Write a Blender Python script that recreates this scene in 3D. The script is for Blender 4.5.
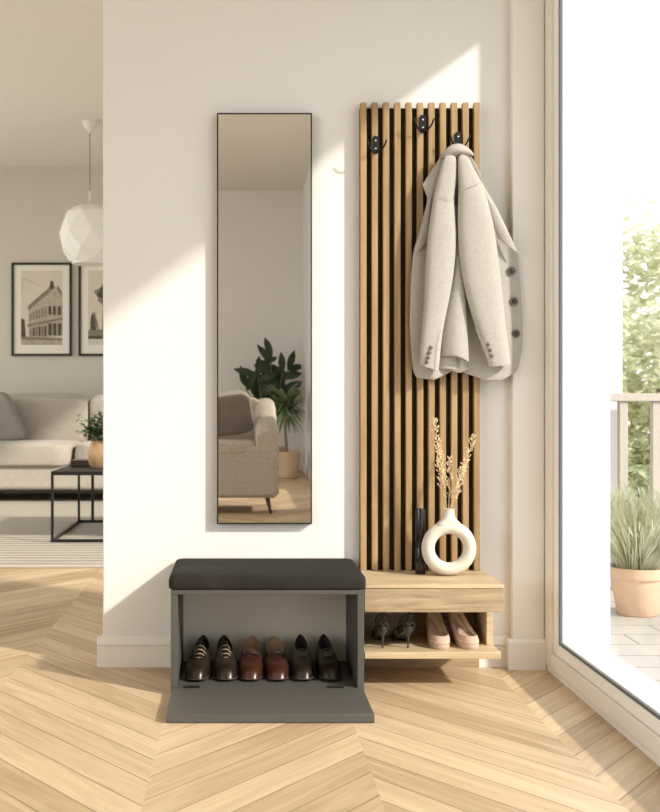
import bpy, math, random
from mathutils import Vector, Matrix
PI = math.pi
random.seed(7)
sc = bpy.context.scene
for o in list(bpy.data.objects):
    bpy.data.objects.remove(o)
COL = sc.collection

# ------------------------------------------------------------------ camera, sky, sun, exposure
CAM_D, CAM_H, FPX, VX, VY = 3.34, 0.80, 1090.0, 238.0, 405.0
cam_d = bpy.data.cameras.new('camera')
cam = bpy.data.objects.new('camera', cam_d)
COL.objects.link(cam)
cam.location = (0, -CAM_D, CAM_H)
cam.rotation_euler = (PI / 2, 0, 0)
cam_d.sensor_width = 36.0
cam_d.sensor_fit = 'AUTO'
cam_d.lens = 36.0 * FPX / 812.0
cam_d.shift_x = (330.0 - VX) / 812.0
cam_d.shift_y = (VY - 406.0) / 812.0
cam_d.dof.use_dof = True
cam_d.dof.focus_distance = 3.2
cam_d.dof.aperture_fstop = 8.0
cam_d.clip_start = 0.05
cam_d.clip_end = 300
sc.camera = cam

world = bpy.data.worlds.new('world')
sc.world = world
world.use_nodes = True
wn = world.node_tree.nodes
wn['Background'].inputs[0].default_value = (0.93, 0.96, 1.0, 1)
wn['Background'].inputs[1].default_value = 1.7

sun_d = bpy.data.lights.new('sun', 'SUN')
sun = bpy.data.objects.new('sun', sun_d)
COL.objects.link(sun)
sun.rotation_euler = Vector((-1.4, 1.0, -1.05)).to_track_quat('-Z', 'Y').to_euler()
sun.location = (6, -5, 6)
sun_d.energy = 4.0
sun_d.angle = math.radians(2.6)
sun_d.color = (1.0, 0.93, 0.83)


def fill_light(name, loc, rot, sx, sy, power, color=(1.0, 0.97, 0.93)):
    l = bpy.data.lights.new(name, 'AREA')
    l.shape = 'RECTANGLE'
    l.size, l.size_y = sx, sy
    l.energy = power
    l.color = color
    o = bpy.data.objects.new(name, l)
    COL.objects.link(o)
    o.location = loc
    o.rotation_euler = rot
    return o


# added fill lamps at the unseen left side, brightening hall and living room
fill_light('fill_left', (-4.35, -4.6, 1.7), (0, -PI / 2, 0), 2.2, 5.0, 80)
fill_light('fill_living', (-4.35, 3.5, 1.5), (0, -PI / 2, 0), 2.0, 4.2, 45)

sc.view_settings.view_transform = 'Standard'
sc.view_settings.look = 'None'
sc.view_settings.exposure = 0.30
sc.view_settings.gamma = 1.0
sc.view_settings.use_curve_mapping = False


# ------------------------------------------------------------------ helpers
def P(px, py, Y):
    """a point of the photograph at its own distance Y (metres behind the wall face)"""
    s = FPX / (CAM_D + Y)
    return Vector(((px - VX) / s, Y, CAM_H - (py - VY) / s))


def S(Y):
    return FPX / (CAM_D + Y)


class MB:
    def __init__(self):
        self.v, self.f, self.mi = [], [], []
        self.cur = 0

    def add(self, vs, fs):
        b = len(self.v)
        self.v += [Vector(p) for p in vs]
        for f in fs:
            self.f.append([b + i for i in f])
            self.mi.append(self.cur)

    def box(self, x0, x1, y0, y1, z0, z1):
        self.add([(x0, y0, z0), (x1, y0, z0), (x1, y1, z0), (x0, y1, z0), (x0, y0, z1), (x1, y0, z1), (x1, y1, z1), (x0, y1, z1)],
                 [(0, 3, 2, 1), (4, 5, 6, 7), (0, 1, 5, 4), (1, 2, 6, 5), (2, 3, 7, 6), (3, 0, 4, 7)])
        return self

    def poly(self, pts):
        self.add(pts, [tuple(range(len(pts)))])
        return self

    def prism(self, pts, off):
        n = len(pts)
        off = Vector(off)
        vs = [Vector(p) for p in pts] + [Vector(p) + off for p in pts]
        fs = [tuple(range(n)), tuple(range(2 * n - 1, n - 1, -1))]
        fs += [(i, i + n, (i + 1) % n + n, (i + 1) % n) for i in range(n)]
        self.add(vs, fs)
        return self

    def loft(self, rings, cap0=True, cap1=True, closed=True):
        n = len(rings[0])
        vs = [p for r in rings for p in r]
        fs = []
        m = n if closed else n - 1
        for i in range(len(rings) - 1):
            for j in range(m):
                k = (j + 1) % n
                fs.append((i * n + j, i * n + k, (i + 1) * n + k, (i + 1) * n + j))
        if cap0 and closed:
            fs.append(tuple(range(n - 1, -1, -1)))
        if cap1 and closed:
            b = (len(rings) - 1) * n
            fs.append(tuple(range(b, b + n)))
        self.add(vs, fs)
        return self

    def grid(self, rows):
        return self.loft(rows, False, False, False)

    def tube(self, pts, r, seg=8, flat=None):
        pts = [Vector(p) for p in pts]
        rs = r if isinstance(r, (list, tuple)) else [r] * len(pts)
        rings = []
        t0 = (pts[1] - pts[0]).normalized()
        n = t0.orthogonal().normalized()
        for i, p in enumerate(pts):
            a = pts[max(i - 1, 0)]
            b = pts[min(i + 1, len(pts) - 1)]
            t = (b - a).normalized()
            n = (n - t * n.dot(t))
            if n.length < 1e-6:
                n = t.orthogonal()
            n.normalize()
            bn = t.cross(n)
            rings.append([p + (n * math.cos(2 * PI * k / seg) + bn * math.sin(2 * PI * k / seg)) * rs[i] for k in range(seg)])
        return self.loft(rings)

    def lathe(self, prof, c=(0, 0, 0), seg=32, cap0=True, cap1=True):
        c = Vector(c)
        rings = [[c + Vector((max(r, 1e-4) * math.cos(2 * PI * k / seg), max(r, 1e-4) * math.sin(2 * PI * k / seg), z)) for k in range(seg)] for r, z in prof]
        return self.loft(rings, cap0, cap1)

    def ell(self, c, rx, ry, rz, u=16, v=10, e=1.0):
        """a rounded (super)ellipsoid"""
        c = Vector(c)

        def pw(a):
            return math.copysign(abs(a) ** e, a)
        rings = []
        for i in range(v + 1):
            t = -PI / 2 + PI * i / v
            t = max(-PI / 2 + .02, min(PI / 2 - .02, t))
            rings.append([c + Vector((rx * pw(math.cos(t)) * pw(math.cos(2 * PI * k / u)), ry * pw(math.cos(t)) * pw(math.sin(2 * PI * k / u)), rz * pw(math.sin(t)))) for k in range(u)])
        return self.loft(rings)

    def leaf(self, base, d, length, width, up=Vector((0, 0, 1)), bend=0.25, seg=4):
        base, d = Vector(base), Vector(d).normalized()
        side = d.cross(up)
        if side.length < 1e-4:
            side = d.orthogonal()
        side.normalize()
        nrm = side.cross(d)
        rows = []
        for i in range(seg + 1):
            t = i / seg
            w = width * .5 * max(0.04, math.sin(PI * min(1, (t * .92 + .06))) ** .8)
            c = base + d * length * t - nrm * bend * length * t * t
            rows.append([c - side * w + nrm * w * .25, c, c + side * w + nrm * w * .25])
        return self.grid(rows)

    def build(self, name, mats, parent=None, smooth=True, bevel=0, bseg=2, sub=0, solid=0, offset=0, kind=None, angle=40, org=None):
        me = bpy.data.meshes.new(name)
        o0 = Vector((0, 0, 0)) if org is None else Vector(org)
        if parent is not None and org is None:
            r = parent
            while r is not None:
                o0 += Vector(r.location)
                r = r.parent
        me.from_pydata([p - o0 for p in self.v], [], self.f)
        for m in (mats if isinstance(mats, (list, tuple)) else [mats]):
            me.materials.append(m)
        for p, i in zip(me.polygons, self.mi):
            p.material_index = i
        me.validate()
        import bmesh
        bm = bmesh.new()
        bm.from_mesh(me)
        bmesh.ops.recalc_face_normals(bm, faces=bm.faces)
        bm.to_mesh(me)
        bm.free()
        o = bpy.data.objects.new(name, me)
        COL.objects.link(o)
        if parent is not None:
            o.parent = parent
        elif org is not None:
            o.location = o0
        if smooth:
            me.polygons.foreach_set('use_smooth', [True] * len(me.polygons))
            if not sub:
                try:
                    me.set_sharp_from_angle(angle=math.radians(angle))
                except Exception:
                    pass
        if solid:
            s = o.modifiers.new('solid', 'SOLIDIFY')
            s.thickness = solid
            s.offset = offset
        if bevel:
            b = o.modifiers.new('bevel', 'BEVEL')
            b.width = bevel
            b.segments = bseg
            b.limit_method = 'ANGLE'
            b.angle_limit = math.radians(35)
        if sub:
            s = o.modifiers.new('sub', 'SUBSURF')
            s.levels = s.render_levels = sub
        if kind:
            o['kind'] = kind
        return o


def tag(o, label, cat, group=None, kind=None):
    o['label'] = label
    o['category'] = cat
    if group:
        o['group'] = group
    if kind:
        o['kind'] = kind
    return o


def thing(name, label, cat, loc=(0, 0, 0), group=None):
    o = bpy.data.objects.new(name, None)
    o.empty_display_size = .05
    COL.objects.link(o)
    o.location = loc
    return tag(o, label, cat, group)


def copy_tree(o, parent=None):
    c = o.copy()
    COL.objects.link(c)
    c.parent = parent
    for ch in list(o.children):
        copy_tree(ch, c)
    return c


def dup(o, loc, rz, label):
    c = copy_tree(o)
    c.location = loc
    c.rotation_euler = (0, 0, rz)
    c['label'] = label
    return c


def struct(mb, name, mat, **k):
    return mb.build(name, mat, kind='structure', **k)


def BX(*a):
    return MB().box(*a)


# ------------------------------------------------------------------ materials
def new_mat(name):
    m = bpy.data.materials.new(name)
    m.use_nodes = True
    nt = m.node_tree
    return m, nt, nt.nodes['Principled BSDF']


def mat(name, col, rough=.6, var=.0, scale=8.0, bump=0.0, bscale=None, metal=0.0, stretch=(1, 1, 1), sheen=0.0, spec=.5, col2=None, sss=0.0, coat=0.0):
    m, nt, b = new_mat(name)
    b.inputs['Base Color'].default_value = (*col, 1)
    b.inputs['Roughness'].default_value = rough
    b.inputs['Metallic'].default_value = metal
    b.inputs['Specular IOR Level'].default_value = spec
    b.inputs['Sheen Weight'].default_value = sheen
    b.inputs['Coat Weight'].default_value = coat
    if sss:
        b.inputs['Subsurface Weight'].default_value = sss
        b.inputs['Subsurface Radius'].default_value = (.02, .015, .01)
    N, L = nt.nodes, nt.links
    if var or bump or col2:
        tc = N.new('ShaderNodeTexCoord')
        mp = N.new('ShaderNodeMapping')
        mp.inputs['Scale'].default_value = stretch
        L.new(tc.outputs['Object'], mp.inputs[0])
    if var or col2:
        nz = N.new('ShaderNodeTexNoise')
        nz.inputs['Scale'].default_value = scale
        nz.inputs['Detail'].default_value = 6
        nz.inputs['Roughness'].default_value = .6
        L.new(mp.outputs[0], nz.inputs['Vector'])
        rp = N.new('ShaderNodeValToRGB')
        c2 = col2 or tuple(min(1, c * (1 + var)) for c in col)
        c1 = col if col2 else tuple(c * (1 - var) for c in col)
        rp.color_ramp.elements[0].position = .3
        rp.color_ramp.elements[1].position = .7
        rp.color_ramp.elements[0].color = (*c1, 1)
        rp.color_ramp.elements[1].color = (*c2, 1)
        L.new(nz.outputs['Fac'], rp.inputs[0])
        L.new(rp.outputs[0], b.inputs['Base Color'])
    if bump:
        n2 = N.new('ShaderNodeTexNoise')
        n2.inputs['Scale'].default_value = bscale or scale
        n2.inputs['Detail'].default_value = 4
        L.new(mp.outputs[0], n2.inputs['Vector'])
        bp = N.new('ShaderNodeBump')
        bp.inputs['Strength'].default_value = bump
        bp.inputs['Distance'].default_value = .01
        L.new(n2.outputs['Fac'], bp.inputs['Height'])
        L.new(bp.outputs[0], b.inputs['Normal'])
    return m


def wood(name, c1, c2, stretch, scale=14, rough=.5):
    m, nt, b = new_mat(name)
    N, L = nt.nodes, nt.links
    tc = N.new('ShaderNodeTexCoord')
    mp = N.new('ShaderNodeMapping')
    mp.inputs['Scale'].default_value = stretch
    L.new(tc.outputs['Object'], mp.inputs[0])
    nz = N.new('ShaderNodeTexNoise')
    nz.inputs['Scale'].default_value = scale
    nz.inputs['Detail'].default_value = 8
    nz.inputs['Roughness'].default_value = .65
    nz.inputs['Distortion'].default_value = .6
    L.new(mp.outputs[0], nz.inputs['Vector'])
    rp = N.new('ShaderNodeValToRGB')
    rp.color_ramp.elements[0].position = .32
    rp.color_ramp.elements[1].position = .68
    rp.color_ramp.elements[0].color = (*c1, 1)
    rp.color_ramp.elements[1].color = (*c2, 1)
    L.new(nz.outputs['Fac'], rp.inputs[0])
    L.new(rp.outputs[0], b.inputs['Base Color'])
    b.inputs['Roughness'].default_value = rough
    bp = N.new('ShaderNodeBump')
    bp.inputs['Strength'].default_value = .12
    bp.inputs['Distance'].default_value = .004
    L.new(nz.outputs['Fac'], bp.inputs['Height'])
    L.new(bp.outputs[0], b.inputs['Normal'])
    return m


def floor_mat():
    m, nt, b = new_mat('oak_chevron_floor')
    N, L = nt.nodes, nt.links

    def M(op, a, c=None, d=None):
        n = N.new('ShaderNodeMath')
        n.operation = op
        for i, q in enumerate((a, c, d)):
            if q is None:
                continue
            if isinstance(q, (int, float)):
                n.inputs[i].default_value = q
            else:
                L.new(q, n.inputs[i])
        return n.outputs[0]
    W, T, PW = .48, 1.25, .142
    g = N.new('ShaderNodeNewGeometry')
    sp = N.new('ShaderNodeSeparateXYZ')
    L.new(g.outputs['Position'], sp.inputs[0])
    X, Y = sp.outputs[0], sp.outputs[1]
    xs = M('DIVIDE', M('ADD', X, .67 + 48 * W), W)
    colm = M('FLOOR', xs)
    fx = M('FRACT', xs)
    par = M('MODULO', colm, 2)
    sgn = M('MULTIPLY_ADD', par, 2.0, -1.0)               # -1 falls to the right, +1 rises
    v = M('DIVIDE', M('SUBTRACT', Y, M('MULTIPLY', M('MULTIPLY', sgn, T * W), fx)), PW)
    pid = M('FLOOR', v)
    fv = M('FRACT', v)
    cmb = N.new('ShaderNodeCombineXYZ')
    L.new(colm, cmb.inputs[0])
    L.new(pid, cmb.inputs[1])
    wnz = N.new('ShaderNodeTexWhiteNoise')
    wnz.noise_dimensions = '2D'
    L.new(cmb.outputs[0], wnz.inputs['Vector'])
    r = wnz.outputs['Value']
    c2 = N.new('ShaderNodeCombineXYZ')
    L.new(M('MULTIPLY', v, 1.0), c2.inputs[0])
    L.new(M('MULTIPLY', fx, .55), c2.inputs[1])
    L.new(M('MULTIPLY_ADD', r, 37.0, colm), c2.inputs[2])
    nz = N.new('ShaderNodeTexNoise')
    nz.inputs['Scale'].default_value = 4.0
    nz.inputs['Detail'].default_value = 7
    nz.inputs['Distortion'].default_value = .8
    L.new(c2.outputs[0], nz.inputs['Vector'])
    rp = N.new('ShaderNodeValToRGB')
    rp.color_ramp.elements[0].color = (.27, .16, .072, 1)
    rp.color_ramp.elements[1].color = (.74, .575, .375, 1)
    L.new(M('ADD', M('MULTIPLY', nz.outputs['Fac'], .8), M('MULTIPLY_ADD', r, .36, -.07)), rp.inputs[0])
    ev = M('MINIMUM', fv, M('SUBTRACT', 1.0, fv))
    ex = M('MULTIPLY', M('MINIMUM', fx, M('SUBTRACT', 1.0, fx)), W / PW)
    e = ev
    ln = N.new('ShaderNodeMapRange')
    ln.inputs['From Min'].default_value = .008
    ln.inputs['From Max'].default_value = .022
    ln.inputs['To Min'].default_value = .38
    ln.inputs['To Max'].default_value = 1.0
    L.new(e, ln.inputs['Value'])
    mx = N.new('ShaderNodeMix')
    mx.data_type = 'RGBA'
    mx.blend_type = 'MULTIPLY'
    mx.inputs[0].default_value = 1
    L.new(rp.outputs[0], mx.inputs[6])
    L.new(ln.outputs[0], mx.inputs[7])
    L.new(mx.outputs[2], b.inputs['Base Color'])
    b.inputs['Roughness'].default_value = .48
    bp = N.new('ShaderNodeBump')
    bp.inputs['Strength'].default_value = .25
    bp.inputs['Distance'].default_value = .003
    L.new(ln.outputs[0], bp.inputs['Height'])
    L.new(bp.outputs[0], b.inputs['Normal'])
    return m


def tile_mat():
    m, nt, b = new_mat('balcony_tiles')
    N, L = nt.nodes, nt.links
    g = N.new('ShaderNodeNewGeometry')
    br = N.new('ShaderNodeTexBrick')
    br.inputs['Color1'].default_value = (.47, .44, .41, 1)
    br.inputs['Color2'].default_value = (.43, .405, .38, 1)
    br.inputs['Mortar'].default_value = (.22, .20, .18, 1)
    br.inputs['Scale'].default_value = 1.0
    br.inputs['Mortar Size'].default_value = .004
    br.inputs['Brick Width'].default_value = .3
    br.inputs['Row Height'].default_value = .16
    L.new(g.outputs['Position'], br.inputs['Vector'])
    L.new(br.outputs['Color'], b.inputs['Base Color'])
    b.inputs['Roughness'].default_value = .7
    return m


def weave_mat(name, c1, c2, sx, sy, bump=.4):
    m, nt, b = new_mat(name)
    N, L = nt.nodes, nt.links
    tc = N.new('ShaderNodeTexCoord')
    mp = N.new('ShaderNodeMapping')
    mp.inputs['Scale'].default_value = (sx, sy, 1)
    L.new(tc.outputs['Object'], mp.inputs[0])
    wv = N.new('ShaderNodeTexWave')
    wv.bands_direction = 'Y'
    wv.inputs['Scale'].default_value = 1
    wv.inputs['Distortion'].default_value = 1.5
    wv.inputs['Detail'].default_value = 3
    wv.inputs['Detail Scale'].default_value = 2
    L.new(mp.outputs[0], wv.inputs['Vector'])
    rp = N.new('ShaderNodeValToRGB')
    rp.color_ramp.elements[0].color = (*c1, 1)
    rp.color_ramp.elements[1].color = (*c2, 1)
    L.new(wv.outputs['Fac'], rp.inputs[0])
    L.new(rp.outputs[0], b.inputs['Base Color'])
    b.inputs['Roughness'].default_value = .95
    bp = N.new('ShaderNodeBump')
    bp.inputs['Strength'].default_value = bump
    bp.inputs['Distance'].default_value = .01
    L.new(wv.outputs['Fac'], bp.inputs['Height'])
    L.new(bp.outputs[0], b.inputs['Normal'])
    return m


def leaf_mat(name, c1, c2, trans=.35, rough=.5):
    m, nt, b = new_mat(name)
    N, L = nt.nodes, nt.links
    tc = N.new('ShaderNodeTexCoord')
    nz = N.new('ShaderNodeTexNoise')
    nz.inputs['Scale'].default_value = 6
    L.new(tc.outputs['Object'], nz.inputs['Vector'])
    rp = N.new('ShaderNodeValToRGB')
    rp.color_ramp.elements[0].position = .35
    rp.color_ramp.elements[1].position = .65
    rp.color_ramp.elements[0].color = (*c1, 1)
    rp.color_ramp.elements[1].color = (*c2, 1)
    L.new(nz.outputs['Fac'], rp.inputs[0])
    L.new(rp.outputs[0], b.inputs['Base Color'])
    b.inputs['Roughness'].default_value = rough
    tr = N.new('ShaderNodeBsdfTranslucent')
    L.new(rp.outputs[0], tr.inputs[0])
    mx = N.new('ShaderNodeMixShader')
    mx.inputs[0].default_value = trans
    L.new(b.outputs[0], mx.inputs[1])
    L.new(tr.outputs[0], mx.inputs[2])
    L.new(mx.outputs[0], N['Material Output'].inputs[0])
    return m


def glass_mat():
    m, nt, b = new_mat('window_glass')
    N, L = nt.nodes, nt.links
    N.remove(b)
    t = N.new('ShaderNodeBsdfTransparent')
    t.inputs[0].default_value = (.985, .99, .985, 1)
    gl = N.new('ShaderNodeBsdfGlossy')
    gl.inputs['Roughness'].default_value = 0.0
    fr = N.new('ShaderNodeLayerWeight')           # grazing reflectance, the same from both faces
    fr.inputs[0].default_value = .5
    pw = N.new('ShaderNodeMath')
    pw.operation = 'POWER'
    pw.inputs[1].default_value = 5.0
    L.new(fr.outputs['Facing'], pw.inputs[0])
    ml = N.new('ShaderNodeMath')
    ml.operation = 'MULTIPLY_ADD'
    ml.inputs[1].default_value = .5
    ml.inputs[2].default_value = .02
    L.new(pw.outputs[0], ml.inputs[0])
    mx = N.new('ShaderNodeMixShader')
    L.new(ml.outputs[0], mx.inputs[0])
    L.new(t.outputs[0], mx.inputs[1])
    L.new(gl.outputs[0], mx.inputs[2])
    L.new(mx.outputs[0], N['Material Output'].inputs[0])
    return m


M_wall = mat('warm_white_plaster', (.79, .765, .735), .9, var=.012, scale=3, bump=.03, bscale=60)
M_wall2 = mat('greige_plaster', (.60, .545, .47), .9, var=.015, scale=3, bump=.03, bscale=60)
M_ceil = mat('ceiling_paint', (.84, .80, .74), .95)
M_trim = mat('white_trim_paint', (.82, .78, .72), .45)
M_frame = mat('cream_door_paint', (.82, .78, .71), .4)
M_sash = mat('white_door_paint', (.88, .87, .84), .35)
M_gasket = mat('dark_rubber_gasket', (.10, .11, .12), .5)
M_ext = mat('white_render', (.86, .85, .82), .85)
M_glass = glass_mat()
M_floor = floor_mat()
M_tile = tile_mat()
M_grass = mat('garden_ground', (.30, .29, .20), .9, var=.25, scale=3)
M_rail = mat('beige_metal_rail', (.50, .45, .40), .5)
M_black = mat('black_metal', (.012, .012, .012), .38, metal=.3)
M_hook = mat('matt_black_hook', (.008, .008, .0085), .5, spec=.3)
M_screw = mat('steel_screw', (.6, .6, .6), .3, metal=1)
M_mirror = mat('silver_mirror', (.90, .885, .86), .0, metal=1)
M_slat = wood('oak_slat', (.27, .165, .07), (.46, .31, .155), (22, 22, .9), 3.2, .5)
M_felt = mat('dark_felt', (.030, .020, .013), .95, bump=.1, bscale=300)
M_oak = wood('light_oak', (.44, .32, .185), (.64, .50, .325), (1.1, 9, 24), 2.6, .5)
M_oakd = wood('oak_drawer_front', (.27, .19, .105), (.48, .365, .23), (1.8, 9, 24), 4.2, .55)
M_bench = mat('charcoal_laminate', (.078, .073, .063), .55, var=.05, scale=5)
M_benchin = mat('pale_grey_back_panel', (.84, .79, .69), .6, var=.03, scale=4)
M_cushion = mat('dark_grey_suede', (.026, .023, .021), .9, var=.22, scale=9, bump=.08, bscale=200, spec=.12)
M_wool = mat('light_grey_wool', (.43, .40, .365), .95, var=.07, scale=90, bump=.22, bscale=350, sheen=.2)
M_wool2 = mat('grey_wool_shaded', (.42, .39, .35), .95, var=.06, scale=90, bump=.2, bscale=350, sheen=.1)  # darker copy of the wool, shade on the body panels put into its colour
M_lining = mat('taupe_lining', (.28, .25, .215), .7, var=.05, scale=20)
M_button = mat('dark_horn_button', (.022, .018, .015), .3)
M_button2 = mat('pewter_button_rim', (.16, .14, .12), .35, metal=.5)
M_cuffb = mat('grey_horn_button', (.13, .105, .085), .35)
M_vase = mat('matt_cream_ceramic', (.62, .57, .485), .75, var=.03, scale=30, bump=.05, bscale=200)
M_stem = mat('dry_straw_stem', (.62, .46, .25), .8)
M_seed = mat('dry_seed_head', (.74, .58, .36), .85, var=.15, scale=60)
M_flask = mat('black_gloss_lacquer', (.012, .011, .011), .22)
M_leather1 = mat('dark_brown_leather', (.019, .011, .006), .30, spec=.40, var=.25, scale=30, bump=.06, bscale=200)
M_leather2 = mat('chestnut_leather', (.040, .013, .007), .30, spec=.45, var=.25, scale=30, bump=.06, bscale=200)
M_leather3 = mat('espresso_leather', (.016, .010, .006), .30, spec=.40, var=.25, scale=30, bump=.06, bscale=200)
M_sole = mat('brown_welted_sole', (.045, .033, .025), .55)
M_lace1 = mat('waxed_tan_lace', (.36, .29, .20), .8)
M_lace2 = mat('brown_lace', (.13, .07, .045), .7)
M_lace3 = mat('black_brown_lace', (.10, .078, .055), .7)
M_shoein = mat('tan_shoe_lining', (.34, .22, .13), .8)
M_shoeind = mat('dark_shoe_lining', (.03, .022, .018), .8)
M_nude = mat('nude_suede', (.50, .35, .26), .75, var=.05, scale=60)
M_nudein = mat('cream_insole', (.82, .68, .48), .7)
M_heel = mat('dark_satin_heel', (.045, .038, .032), .35)
M_lace = mat('black_lacework', (.022, .018, .015), .6)
M_sofa = mat('grey_beige_sofa_weave', (.40, .355, .30), .95, var=.10, scale=70, bump=.3, bscale=250, sheen=.2)
M_sofa2 = mat('grey_throw_pillow', (.30, .265, .225), .95, var=.12, scale=70, bump=.3, bscale=250)
M_arm = mat('greige_boucle', (.47, .42, .355), .95, var=.16, scale=60, bump=.5, bscale=160)
M_pillow = mat('taupe_velvet', (.20, .165, .135), .8, var=.1, scale=10, sheen=.3)
M_rug = weave_mat('ribbed_wool_rug', (.27, .235, .19), (.50, .45, .38), .8, 3.2)
M_paper = mat('print_paper', (.64, .57, .47), .8, var=.05, scale=6)
M_matb = mat('cream_mat_board', (.78, .73, .64), .8)
M_ink1 = mat('sepia_ink_dark', (.09, .07, .05), .8, var=.35, scale=30)
M_ink2 = mat('sepia_ink_mid', (.23, .19, .145), .8, var=.3, scale=40)
M_ink3 = mat('sepia_ink_light', (.42, .36, .28), .8, var=.2, scale=40)
M_lampw = mat('white_lamp_shade', (.85, .82, .76), .6, spec=.3)
M_lampc = mat('white_lamp_metal', (.78, .74, .68), .45)
M_terr = mat('terracotta_pale', (.66, .45, .31), .85, var=.10, scale=14, bump=.1, bscale=60)
M_tan = mat('tan_stoneware', (.50, .31, .16), .55, var=.1, scale=20)
M_beigepot = mat('beige_planter', (.58, .44, .29), .7, var=.05, scale=10)
M_soil = mat('potting_soil', (.05, .035, .022), 1, var=.3, scale=60)
M_leafd = leaf_mat('dark_green_leaf', (.016, .032, .014), (.040, .068, .028), .15)
M_leafm = leaf_mat('mid_green_leaf', (.12, .18, .08), (.26, .33, .16), .25)
M_leafb = leaf_mat('bouquet_leaf', (.05, .10, .025), (.16, .26, .08), .3)
M_leafs = leaf_mat('silvery_grass_blade', (.44, .47, .32), (.70, .70, .52), .4)
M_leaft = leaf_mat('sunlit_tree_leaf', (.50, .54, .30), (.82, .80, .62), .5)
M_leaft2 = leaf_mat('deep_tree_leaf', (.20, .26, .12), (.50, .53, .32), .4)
M_bark = mat('grey_bark', (.20, .16, .12), .9, var=.2, scale=12)

# ------------------------------------------------------------------ the setting
RX = .93            # inner face of the glazed wall
HC, LC = 3.43, 2.97
struct(BX(-4.5, 1.13, -10.06, 6.72, -.12, 0), 'floor', M_floor)
struct(BX(-4.6, 1.13, -10.2, .05, HC, HC + .1), 'ceiling', M_ceil)
struct(BX(-4.6, 1.13, .05, 6.8, LC, LC + .1), 'ceiling_living', M_ceil)
struct(BX(-4.6, -.414, .05, .10, LC + .1, HC), 'wall_soffit', M_wall)
struct(BX(-.414, RX, 0, .10, 0, HC), 'wall_front', M_wall, bevel=.003)
struct(BX(-4.6, 1.13, 6.6, 6.8, 0, LC), 'wall_living', M_wall2)
w = MB()
w.box(-4.6, -4.5, -10.06, -7.2, 0, HC).box(-4.6, -4.5, -2.0, .05, 0, HC).box(-4.6, -4.5, .05, 1.2, 0, LC).box(-4.6, -4.5, 5.8, 6.6, 0, LC).box(-4.6, -4.5, 1.2, 5.8, 0, .3).box(-4.6, -4.5, 1.2, 5.8, 2.6, LC).box(-4.6, -4.5, -7.2, -2.0, 0, .5).box(-4.6, -4.5, -7.2, -2.0, 2.9, HC)
struct(w, 'wall_left', M_wall)
struct(BX(-4.6, 1.13, -10.2, -10.06, 0, HC), 'wall_back', M_wall)
# glazed wall on the right: hall part, living part
w = MB()
w.box(RX, 1.13, -.03, .06, 0, HC)                          # pier between the two glazed openings
w.box(RX, 1.13, -2.55, -.03, 2.20, HC)                     # lintel over the door
w.box(.79, 1.13, -5.4, -2.55, 0, HC).box(.79, 1.13, -10.06, -7.6, 0, HC)
w.box(.79, 1.13, -7.6, -5.4, 0, .25).box(.79, 1.13, -7.6, -5.4, 2.3, HC)
struct(w, 'wall_right', M_ext)
w = MB()
w.box(RX, 1.13, .06, 4.7, 2.67, LC).box(RX, 1.13, 4.7, 6.6, 0, LC).box(RX, 1.13, .06, 4.7, 0, .06)
struct(w, 'wall_living_right', M_ext)

# baseboards
def skirting(name, x0, x1, yf, t=.016, h=.092):
    prof = [(0, 0), (-t, 0), (-t, h * .66), (-t * .68, h * .67), (-t * .68, h * .72), (-t, h * .74), (-t * .95, h * .82), (-t * .6, h * .90), (-t * .4, h), (0, h)]
    mb = MB()
    mb.prism([(x0, yf + p, z) for p, z in prof], (x1 - x0, 0, 0))
    return mb


b = skirting('baseboard', -.430, .832, 0)
t = .016
b.prism([(-.414 + (0), 0, 0), (-.414 - t, 0, 0), (-.414 - t, 0, .066), (-.414 - t * .85, 0, .072), (-.414 - t * .45, 0, .087), (-.414 - t * .35, 0, .092), (-.414, 0, .092)], (0, .1, 0))
struct(b, 'baseboard_front', M_trim)
struct(BX(.832, RX, -.035, .0, 0, HC), 'trim_1', M_trim, bevel=.003)
bp = MB()
prof = [(0, 0), (-t, 0), (-t, .083), (-t * .5, .092), (0, .092)]
bp.prism([(.832 - t, -.035 + p, z) for p, z in prof], (RX - .832 + t, 0, 0))
bp.box(.832 - t, .832, -.036, 0, 0, .09)
struct(bp, 'trim_2', M_trim)
struct(BX(-4.5, RX, 6.584, 6.6, 0, .09), 'baseboard_living', M_trim, bevel=.004)
struct(BX(-4.5, .79, -10.06, -10.044, 0, .1), 'baseboard_back', M_trim, bevel=.004)
struct(BX(.774, .79, -10.04, -2.55, 0, .1), 'baseboard_right', M_trim, bevel=.004)

# glazed balcony door, one large pane
dr = thing('door_1', '', '', (RX, -1.3, 0))
del dr['label'], dr['category']
dr['kind'] = 'structure'
fr = MB()
Y0, Y1 = -.036, -2.55
fr.box(RX, RX + .07, -.098, Y0, .016, 2.20).box(RX, RX + .07, Y1, Y1 + .062, .016, 2.20)
fr.box(RX, RX + .07, Y1 + .062, -.098, .016, .062).box(RX, RX + .07, Y1 + .062, -.098, 2.14, 2.20)
fr.build('door_frame', M_frame, dr, bevel=.004)
BX(RX + .003, RX + .07, Y1, -.0355, 0, .016).build('threshold', M_trim, dr)
sa = MB()
sa.box(RX + .008, RX + .058, -.138, -.098, .062, 2.14).box(RX + .008, RX + .058, Y1 + .062, Y1 + .102, .062, 2.14)
sa.box(RX + .008, RX + .058, Y1 + .102, -.138, .062, .096).box(RX + .008, RX + .058, Y1 + .102, -.138, 2.10, 2.14)
sa.build('sash', M_sash, dr, bevel=.004)
ga = MB()
g0, g1 = RX + .012, RX + .021
ga.box(g0, g1, -.147, -.138, .096, 2.10).box(g0, g1, Y1 + .102, Y1 + .111, .096, 2.10)
ga.box(g0, g1, Y1 + .111, -.147, .096, .105).box(g0, g1, Y1 + .111, -.147, 2.091, 2.10)
ga.build('gasket', M_gasket, dr)
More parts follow.
